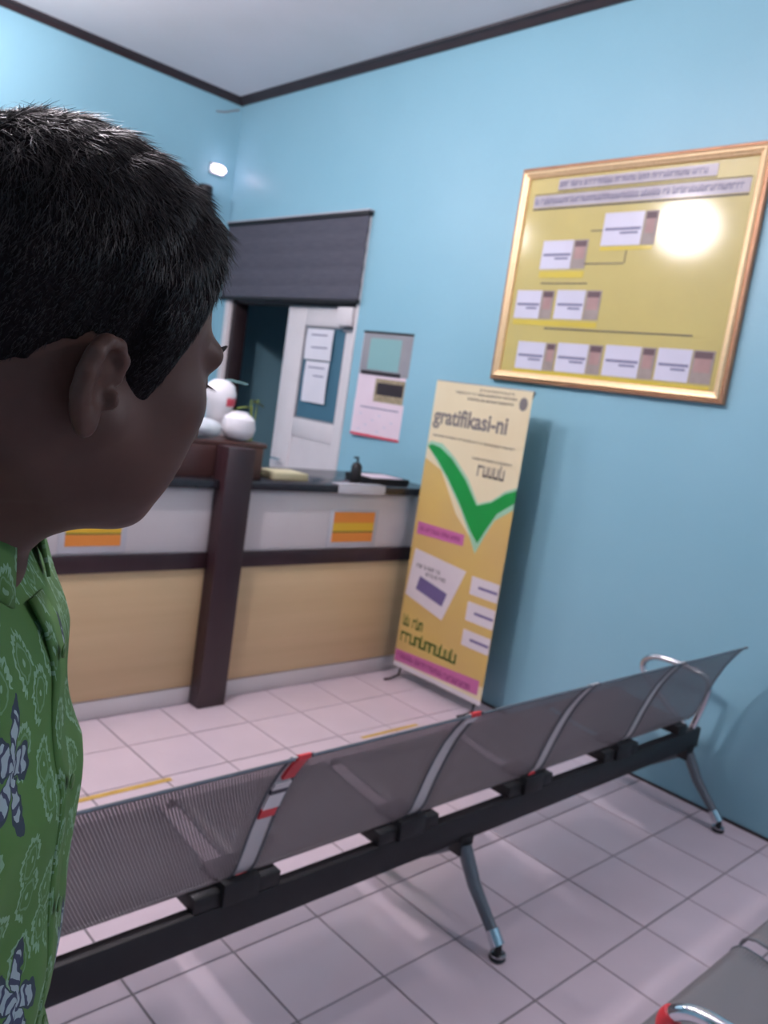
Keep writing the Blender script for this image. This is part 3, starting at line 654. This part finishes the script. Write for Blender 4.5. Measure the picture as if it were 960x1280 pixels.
def cap(a, b, ra, rb):
    a = np.array(a, np.float32); b = np.array(b, np.float32); ab = b-a; L = float((ab*ab).sum())+1e-9
    def fn(X, Y, Z):
        x, y, z = X-a[0], Y-a[1], Z-a[2]; h = np.clip((x*ab[0]+y*ab[1]+z*ab[2])/L, 0, 1)
        return np.sqrt((x-ab[0]*h)**2+(y-ab[1]*h)**2+(z-ab[2]*h)**2)-(ra+(rb-ra)*h)
    M = max(ra, rb)+.03
    return fn, np.minimum(a, b)-M, np.maximum(a, b)+M
def stack(rows, grow=0.0):
    # torso-like column: rows of (z, half width, half depth, centre y)
    R_ = np.array(rows, np.float32)
    def fn(X, Y, Z):
        z = np.clip(Z, R_[0, 0], R_[-1, 0]); a = np.interp(z, R_[:, 0], R_[:, 1])+grow; b = np.interp(z, R_[:, 0], R_[:, 2])+grow; cy = np.interp(z, R_[:, 0], R_[:, 3])
        e = (np.abs(X/a)**2.3+np.abs((Y-cy)/b)**2.3)**(1/2.3); d = (e-1)*np.minimum(a, b)*.9
        dz = np.maximum(R_[0, 0]-Z, Z-R_[-1, 0]); return np.maximum(d, dz).astype(np.float32)
    M = float(R_[:, 1].max())+grow+.04
    return fn, np.array((-M, -M, R_[0, 0]-.04)), np.array((M, M, R_[-1, 0]+.04))
HEAD_C = np.array((.012, .071, 1.583)); HEAD_TURN = math.radians(44); HEAD_NOD = math.radians(-14); HEAD_ROLL = math.radians(0)
Rh = np.array((Matrix.Rotation(HEAD_TURN, 3, 'Z') @ Matrix.Rotation(HEAD_NOD, 3, 'X') @ Matrix.Rotation(HEAD_ROLL, 3, 'Y')))
HP = lambda p: HEAD_C + Rh @ np.array(p)
TORSO = [(.86, .165, .105, -.03), (1.0, .160, .104, -.03), (1.12, .163, .106, -.028), (1.25, .176, .108, -.03), (1.35, .186, .098, -.04), (1.41, .165, .080, -.045), (1.45, .105, .066, -.045), (1.475, .06, .055, -.04)]
def steps(*segs):
    out = [segs[0][0]]
    for a, b, h in segs:
        n = max(1, int(round((b-a)/h))); out += [a+(b-a)*(i+1)/n for i in range(n)]
    return np.array(out)
HS = .0021
def head_prims():
    P = []
    for s in (-1, 1):
        P += [('+', cap(HP((s*.054, -.002, -.052)), HP((s*.022, .056, -.093)), .017, .014), .03),
              ('+', ell(HP((s*.044, .056, -.018)), (.019, .019, .018)), .03),
              ('+', ell(HP((s*.035, .046, -.055)), (.023, .027, .032), Rh), .03),
              ('+', cap(HP((s*.046, .074, .026)), HP((s*.012, .090, .021)), .0085, .008), .016)]
    P = [('+', ell(HP((0, -.012, .035)), (.0755, .098, .086), Rh), .001), ('+', ell(HP((0, .030, -.03)), (.057, .062, .083), Rh), .03),
         ('+', ell(HP((0, -.045, -.02)), (.064, .058, .065), Rh), .03)] + P
    P += [('+', ell(HP((0, .066, -.097)), (.022, .02, .017), Rh), .02), ('+', ell(HP((0, .078, -.062)), (.028, .02, .022), Rh), .02)]
    for s in (-1, 1): P += [('-', ell(HP((s*.032, .100, .004)), (.019, .016, .013), Rh), .012), ('+', ell(HP((s*.031, .0755, .004)), (.0125, .0125, .0115)), .004)]
    P += [('+', cap(HP((0, .086, .016)), HP((0, .108, -.028)), .008, .0115), .012)]
    for s in (-1, 1): P += [('+', ell(HP((s*.012, .098, -.033)), (.009, .011, .008), Rh), .006)]
    P += [('+', ell(HP((0, .094, -.057)), (.024, .009, .0055), Rh), .006), ('+', ell(HP((0, .092, -.068)), (.021, .009, .006), Rh), .006)]
    P += [('+', cap(HP((0, -.035, -.06)), (0.0, -.035, 1.46), .054, .058), .03), ('+', cap(HP((0, .012, -.085)), (.0, .0, 1.46), .038, .045), .03),
          ('+', cap((0, -.04, 1.44), (0, -.045, 1.40), .075, .09), .03)]
    # ears
    for s in (-1, 1):
        def E(a, y, z): # along the ear: out from the skull a, y forward, z up (head frame)
            return HP((s*(.0735+a), -.030+y*.78, -.031+z*.78))
        Re = Rh @ np.array(Matrix.Rotation(s*math.radians(28), 3, 'Z'))
        P += [('+', ell(E(.007, -.002, .004), (.007, .019, .030), Re), .006)]
        hx = [(.004, .017, .012), (.008, .014, .026), (.012, .004, .034), (.016, -.008, .033), (.018, -.016, .022), (.018, -.019, .006), (.015, -.016, -.010), (.011, -.009, -.022), (.007, -.001, -.030)]
        for p, q in zip(hx, hx[1:]): P += [('+', cap(E(*p), E(*q), .0048, .0048), .004)]
        P += [('+', ell(E(.007, .003, -.029), (.005, .009, .0095), Re), .005),
              ('-', ell(E(.0165, .004, .000), (.0085, .0095, .0125), Re), .004), ('-', ell(E(.0155, .001, .020), (.0045, .009, .008), Re), .004),
              ('+', ell(E(.008, .0155, -.006), (.006, .004, .007), Re), .004)]
    return P
AZ = math.radians(125); NECK_W = Vector((.157, .640, 0)); off = Vector((0, -.035, 0))
fwdT = Vector((math.sin(AZ), math.cos(AZ), 0))
man = empty('person', NECK_W + fwdT*.035, -AZ)
tag(man, 'man in a green patterned shirt standing at the left edge, face turned away', 'person')
xs = steps((-.33, -.18, .006), (-.18, -.125, .008), (-.125, .135, HS), (.135, .19, .008), (.19, .33, .006))
ys = steps((-.22, -.11, .007), (-.11, .185, HS), (.185, .30, .007)); zs = steps((-.02, .62, .012), (.62, .90, .005), (.90, 1.40, .010), (1.40, 1.755, HS))
fd = Field(xs, ys, zs)
fd.op(*stack(TORSO, -.008), .02)
for s in (-1, 1):
    for a, b, ra, rb in (((s*.155, -.045, 1.385), (s*.232, -.05, 1.10), .050, .040), ((s*.232, -.05, 1.10), (s*.236, .03 if s > 0 else -.09, .86), .040, .027),
                         ((s*.085, -.03, .90), (s*.095, -.02, .50), .082, .055), ((s*.095, -.02, .50), (s*.10, -.045, .09), .055, .038), ((s*.10, -.05, .04), (s*.115, .12, .025), .035, .028)):
        fd.op(*cap(a, b, ra, rb), .03)
    # hand: palm, four fingers of different lengths with a knuckle bend, thumb from the side of the palm
    wr = np.array((s*.236, .035 if s > 0 else -.092, .85))
    fd.op(*ell(wr+np.array((0, .012, -.055)), (.017, .040, .048)), .02)
    for k, (yo, L) in enumerate(((.042, .072), (.022, .080), (.001, .075), (-.019, .060))):
        a = wr+np.array((0, yo*.85+.012, -.088)); b = a+np.array((-s*.008, .006, -L*.5)); c_ = b+np.array((-s*.022, .010, -L*.42))
        fd.op(*cap(a, b, .0095, .0088), .006); fd.op(*cap(b, c_, .0088, .0072), .003)
    a = wr+np.array((0, .035, -.035)); b = a+np.array((-s*.012, .028, -.03)); c_ = b+np.array((-s*.012, .010, -.030))
    fd.op(*cap(a, b, .0125, .0105), .01); fd.op(*cap(b, c_, .0105, .0085), .003)
for sg, pr_, k in head_prims(): fd.op(*pr_, k, sub=(sg == '-'))
M_skin = noisy('brown_skin', (0.098, 0.044, 0.034), (0.082, 0.037, 0.028), 30, 0.48, bump=.05, bdist=.001, **{'Subsurface Weight': .08, 'Subsurface Radius': (.8, .3, .15), 'Subsurface Scale': .006, 'Specular IOR Level': .2})
body, BV, BQ = fd.mesh('body', M_skin, man)
# hair: a cap over the skull ending along a hairline, plus strands
M_hair = noisy('black_hair', (0.008, 0.005, 0.006), (0.016, 0.010, 0.010), 60, 0.45, **{'Specular IOR Level': .3})
M_scalp = noisy('black_hair_mass', (0.007, 0.0045, 0.0055), (0.011, 0.007, 0.008), 300, 0.9, bump=.8, bdist=.003, **{'Specular IOR Level': .08})
hx_ = steps((HEAD_C[0]-.125, HEAD_C[0]+.125, .0026)); hy_ = steps((HEAD_C[1]-.135, HEAD_C[1]+.135, .0026)); hz_ = steps((1.47, 1.755, .0026))
hf = Field(hx_, hy_, hz_)
HL = np.array([(0, .082), (25, .080), (40, .070), (52, .046), (62, .014), (69, -.016), (76, -.036), (84, -.038), (90, -.026), (97, -.004), (118, .0), (130, -.016), (145, -.040), (160, -.055), (180, -.060)], np.float32)
def head_local(X, Y, Z):
    x, y, z = X-HEAD_C[0], Y-HEAD_C[1], Z-HEAD_C[2]
    return [Rh[0][i]*x+Rh[1][i]*y+Rh[2][i]*z for i in range(3)]
def hair_fn(X, Y, Z):
    x, y, z = head_local(X, Y, Z)
    ph = np.degrees(np.arctan2(np.abs(x), y)); line = np.interp(ph, HL[:, 0], HL[:, 1]) + .0015*np.sin(ph*.4)+.001*np.sin(ph*.9+1)
    above = np.clip((z-line)/.06, 0, 1); th = .0012 + .0120*above*above*(3-2*above) + .008*np.clip((z-.04)/.07, 0, 1)
    th = th + .0018*np.sin(x*190+z*60)*np.sin(y*170-z*90)*above
    def E_(c, r):
        xx, yy, zz = x-c[0], y-c[1], z-c[2]; k0 = np.sqrt((xx/r[0])**2+(yy/r[1])**2+(zz/r[2])**2); k1 = np.sqrt((xx/r[0]**2)**2+(yy/r[1]**2)**2+(zz/r[2]**2)**2)+1e-6
        return k0*(k0-1)/k1
    a, b = E_((0, -.012, .035), (.0755, .098, .086)), E_((0, -.045, -.02), (.064, .058, .065)); k = .03
    h = np.clip(.5+.5*(b-a)/k, 0, 1); d = b*(1-h)+a*h-k*h*(1-h)
    a, b = d, E_((0, .030, -.03), (.057, .062, .083)); h = np.clip(.5+.5*(b-a)/k, 0, 1); d = b*(1-h)+a*h-k*h*(1-h)
    return np.maximum(d-th, (line-z)*.7).astype(np.float32)
r_, X, Y, Z = hf.blk((-9, -9, -9), (9, 9, 9)); hf.F[r_] = hair_fn(X, Y, Z)
hair, HV, HQ = hf.mesh('hair', M_scalp, man)
rng = np.random.default_rng(5)
me = hair.data; nv = len(me.vertices); N_ = np.zeros(nv*3); me.vertices.foreach_get('normal', N_); N_ = N_.reshape(-1, 3)
fwdH = Rh @ np.array((0, 1, 0)); upH = Rh @ np.array((0, 0, 1))
pick = rng.choice(nv, 46000); Pp = HV[pick]; Nn = N_[pick]; Ql = (Pp-HEAD_C) @ Rh
lineq = np.interp(np.degrees(np.arctan2(np.abs(Ql[:, 0]), Ql[:, 1])), HL[:, 0], HL[:, 1])
keep = Ql[:, 2] > lineq+.003; Pp, Nn, Ql, lineq = Pp[keep], Nn[keep], Ql[keep], lineq[keep]; nS = len(Pp)
topf = np.clip((Ql[:, 2]-.02)/.07, 0, 1)[:, None]
lean = (fwdH*.55-upH*.55)*topf + (-upH-fwdH*.35)*(1-topf) + rng.normal(0, .22, (nS, 3))
Td = lean-Nn*np.sum(lean*Nn, 1)[:, None]; Td /= np.linalg.norm(Td, axis=1)[:, None]+1e-9
Ls = (.006+.009*topf[:, 0])*rng.uniform(.6, 1.3, nS); Ls = np.minimum(Ls, .004+.35*np.maximum(Ql[:, 2]-lineq, 0)+.002)[:, None]
Sd = np.cross(Td, Nn+rng.normal(0, .4, (nS, 3))); Sd /= np.linalg.norm(Sd, axis=1)[:, None]+1e-9
lev = []
for k in range(4):
    u = k/3; c_ = Pp-Nn*.0008+Td*Ls*u+Nn*Ls*(.30*u-.10*u*u); ww = .00030*(1-.85*u); lev += [c_-Sd*ww, c_+Sd*ww]
sv = np.stack(lev, 1).reshape(-1, 3); b0 = (np.arange(nS)*8)[:, None]
sf = np.concatenate([b0+np.array((2*k, 2*k+1, 2*k+3, 2*k+2)) for k in range(3)]).tolist()
me2 = bpy.data.meshes.new('hair_strands'); me2.from_pydata(sv.tolist(), [], sf); me2.update()
so = obj('hair_strands', me2, M_hair, hair); so['kind'] = 'stuff'
# eyebrows and eyelashes (right and left)
for s in (-1, 1):
    bm = bmesh.new()
    for k in range(26):
        u = k/25; p = Vector(HP((s*(.014+.036*u), .0985-.017*u*u-.006*u, .028+.006*math.sin(u*2.4)))); d = Vector(Rh @ np.array((s*.9, -.1, .35))).normalized(); q = p+d*.009; sd = Vector(Rh @ np.array((0, .1, 1)))*.0009
        bm.faces.new([bm.verts.new(p-sd), bm.verts.new(p+sd), bm.verts.new(q)])
    from_bm('eyebrow', bm, M_hair, man)
    bm = bmesh.new()
    for k in range(16):
        u = k/15; p = Vector(HP((s*(.021+.021*u), .0885-.010*(2*u-1)**2, .006))); d = Vector(Rh @ np.array((s*(u-.3)*.7, 1, -.25))).normalized(); q = p+d*.010; sd = Vector(Rh @ np.array((1, 0, 0)))*.0007
        bm.faces.new([bm.verts.new(p-sd), bm.verts.new(p+sd), bm.verts.new(q)])
    from_bm('eyelashes', bm, M_hair, man)
# shirt
def batik():
    m = mat('green_batik_cotton', (0.04, 0.16, 0.035), 0.75); t = NT(m)
    uv = t.n('ShaderNodeUVMap').outputs[0]
    nz = t.n('ShaderNodeTexNoise'); nz.inputs['Scale'].default_value = 60; t.l(uv, nz.inputs['Vector'])
    vm = t.n('ShaderNodeVectorMath', operation='SCALE'); t.l(nz.outputs['Color'], vm.inputs[0]); vm.inputs['Scale'].default_value = .017
    va = t.n('ShaderNodeVectorMath', operation='ADD'); t.l(uv, va.inputs[0]); t.l(vm.outputs[0], va.inputs[1])
    def vor(scale, stretch, rnd=.75, vec=va.outputs[0]):
        mp = t.mapping(vec, stretch); v = t.n('ShaderNodeTexVoronoi'); v.voronoi_dimensions = '2D'; v.inputs['Scale'].default_value = scale; v.inputs['Randomness'].default_value = rnd; t.l(mp, v.inputs['Vector'])
        df = t.n('ShaderNodeVectorMath', operation='SUBTRACT'); t.l(mp, df.inputs[0]); t.l(v.outputs['Position'], df.inputs[1])
        sp = t.n('ShaderNodeSeparateXYZ'); t.l(df.outputs[0], sp.inputs[0])
        return v.outputs['Distance'], t.math('ARCTAN2', sp.outputs[1], sp.outputs[0]), v.outputs['Color']
    def band(d, c, w_): return t.math('LESS_THAN', t.math('ABSOLUTE', t.math('SUBTRACT', d, c)), w_)
    d1, a1, c1 = vor(27, (1, .72, 1))
    dots = t.math('ADD', t.math('MULTIPLY', t.math('SINE', t.math('MULTIPLY', a1, 17.0)), .025), .34)
    gap = t.math('GREATER_THAN', t.math('SINE', t.math('ADD', a1, .6)), -.75)
    ring = t.math('MULTIPLY', band(d1, dots, .045), gap)
    core = t.math('LESS_THAN', d1, .055)
    pale = t.math('MAXIMUM', t.math('MAXIMUM', ring, core), t.math('MULTIPLY', band(d1, .21, .022), .45))
    vr = t.n('ShaderNodeTexVoronoi'); vr.voronoi_dimensions = '2D'; vr.inputs['Scale'].default_value = 140; t.l(uv, vr.inputs['Vector'])
    d2, a2, c2 = vor(8.5, (1, .55, 1), .35)
    pet = t.math('ADD', t.math('MULTIPLY', t.math('ABSOLUTE', t.math('SINE', t.math('MULTIPLY', a2, 2.5))), .17), .035)
    flower = t.math('LESS_THAN', d2, pet)
    vein = t.math('GREATER_THAN', t.math('SINE', t.math('ADD', t.math('MULTIPLY', d2, 95.0), t.math('MULTIPLY', a2, 3.0))), .45)
    rim = band(d2, pet, .022)
    base = t.mix(t.noise(uv, 9, 3), (0.040, 0.108, 0.020), (0.080, 0.172, 0.030))
    c = t.mix(t.math('MULTIPLY', pale, .75), base, (0.22, 0.34, 0.23))
    c = t.mix(flower, c, t.mix(vein, (0.29, 0.33, 0.35), (0.035, 0.037, 0.08)))
    c = t.mix(rim, c, (0.02, 0.03, 0.05))
    t.l(c, t.b.inputs['Base Color']); t.bump(t.noise(uv, 900, 2), .15, .0006)
    return m
M_batik = batik()
fs = Field(steps((-.32, .32, .006)), steps((-.20, .20, .0055)), steps((.74, 1.48, .0055)))
fs.op(*stack([(.78, .200, .134, -.032), (.83, .192, .126, -.031)] + [(z, a+.008, b+.006, c) for z, a, b, c in TORSO[1:-1]] + [(1.462, .07, .058, -.04)], .004), .02)
for s in (-1, 1):
    fs.op(*cap((s*.150, -.045, 1.385), (s*.235, -.05, 1.14), .062, .068), .035)
r_, X, Y, Z = fs.blk((-9, -9, -9), (9, 9, 9))
fs.F[r_] += (.0028*np.sin(Z*26+X*18+np.sin(Y*30)) + .0022*np.sin(Z*41-Y*36+1.3) + .0018*np.sin(X*55+Z*13)).astype(np.float32)
cut = np.maximum(np.sqrt((X)**2+((Y+.015)*1.0)**2)-.057, 1.43-Z).astype(np.float32); fs.F[r_] = np.maximum(fs.F[r_], -cut)
shirt, SV, SQ = fs.mesh('shirt', M_batik, man)
def pattern_uv(me):
    uvl = me.uv_layers.new(name='UVMap'); vi = np.zeros(len(me.loops), np.int32); me.loops.foreach_get('vertex_index', vi)
    co = np.zeros(len(me.vertices)*3); me.vertices.foreach_get('co', co); co = co.reshape(-1, 3)
    ang = np.arctan2(co[:, 0], co[:, 1]+.03); u = ang*.14+.035; v = co[:, 2]
    uvl.data.foreach_set('uv', np.stack((u, v), 1)[vi].ravel())
pattern_uv(shirt.data)
sb = shirt
# collar: stand and two folded leaves with points, open at the throat
def collar_strip(rows, name):
    bm = bmesh.new(); g_ = [[bm.verts.new(p) for p in r] for r in rows]
    for i in range(len(g_)-1):
        for j in range(len(g_[0])-1): bm.faces.new((g_[i][j], g_[i][j+1], g_[i+1][j+1], g_[i+1][j]))
    o = from_bm(name, bm, M_batik, sb, True); md = o.modifiers.new('thick', 'SOLIDIFY'); md.thickness = .003; md.offset = 0; pattern_uv(o.data); return o
cyc = -.028
def col_pt(a, r, z): return (r*math.sin(a), cyc + r*math.cos(a)*1.0, z)
ra_, rb_, rc_ = [], [], []
for i in range(41):
    a = math.radians(16 + 328*i/40); fr_ = abs(a-math.pi)/math.pi     # 0 at the nape, ~1 at the throat
    drop = .028*fr_**2
    ra_.append(col_pt(a, .060+.004*fr_, 1.452-drop)); rb_.append(col_pt(a, .064+.006*fr_, 1.488-drop*1.1))
collar_strip([ra_, rb_], 'collar_stand')
for s in (-1, 1):
    top, mid, bot = [], [], []
    for i in range(21):
        u = i/20; a = math.radians(180 - 164*u); drop = .028*(u**2)
        x, y, z = col_pt(a, .066+.006*u, 1.490-drop*1.1); top.append((s*x, y, z))
        fl = .040 + .022*max(0, (u-.55)/.45)**1.5; rr_ = .088 + .012*math.sin(u*math.pi)*1.0 + .004*u
        x, y, z = col_pt(a + math.radians(14)*max(0, (u-.6)/.4), rr_, 1.490-drop*1.1-fl+.004); bot.append((s*x, y, z))
        mid.append(tuple((np.array(top[-1])*.5+np.array(bot[-1])*.5 + np.array((0, 0, .008)))))
    collar_strip([top, mid, bot], 'collar_leaf')
bm = bmesh.new()
# button placket and buttons down the front
tb = []
for i in range(30):
    z = 1.40-.6*i/29; k = int(np.argmin((SV[:, 2]-z)**2+(SV[:, 0])**2*4 - SV[:, 1]*.02)); tb.append((0, SV[k][1]+.002, z))
for p, q in zip(tb, tb[1:]):
    bm.faces.new([bm.verts.new((-.015, p[1], p[2])), bm.verts.new((.015, p[1], p[2])), bm.verts.new((.015, q[1], q[2])), bm.verts.new((-.015, q[1], q[2]))])
bmesh.ops.remove_doubles(bm, verts=bm.verts, dist=.0005)
o = from_bm('placket', bm, M_batik, sb, True); md = o.modifiers.new('thick', 'SOLIDIFY'); md.thickness = .003; pattern_uv(o.data)
for i in range(2, 28, 5): lathe('button', [(0, 0), (.0055, 0), (.006, .001), (.005, .002), (0, .0018)], (0, 0, 0), M_pgreen, sb, 12).matrix_local = Matrix.Translation((0, tb[i][1]+.003, tb[i][2])) @ Matrix.Rotation(-math.pi/2, 4, 'X')
# trousers and shoes
M_trou = noisy('dark_trousers', (0.018, 0.018, 0.022), (0.026, 0.026, 0.03), 40, .8); M_shoe = noisy('black_shoe_leather', (.012, .011, .011), (.018, .016, .016), 20, .35)
ft = Field(steps((-.24, .24, .008)), steps((-.18, .16, .008)), steps((.02, .92, .009)))
ft.op(*stack([(.80, .168, .112, -.03), (.84, .166, .110, -.03), (.90, .162, .106, -.03)], 0), .02)
for s in (-1, 1):
    ft.op(*cap((s*.080, -.03, .82), (s*.097, -.02, .50), .088, .072), .03); ft.op(*cap((s*.097, -.02, .50), (s*.10, -.045, .09), .072, .058), .03)
ft.mesh('trousers', M_trou, man)
for s in (-1, 1):
    f_ = Field(steps((s*.105-.08, s*.105+.08, .005)), steps((-.14, .20, .005)), steps((-.012, .12, .005)))
    f_.op(*cap((s*.10, -.06, .045), (s*.118, .125, .032), .045, .038), .02); f_.op(*cap((s*.10, -.05, .06), (s*.10, -.045, .09), .042, .042), .03)
    f_.F[:, :, f_.zs < .0005] = .05
    f_.mesh('shoe', M_shoe, man)
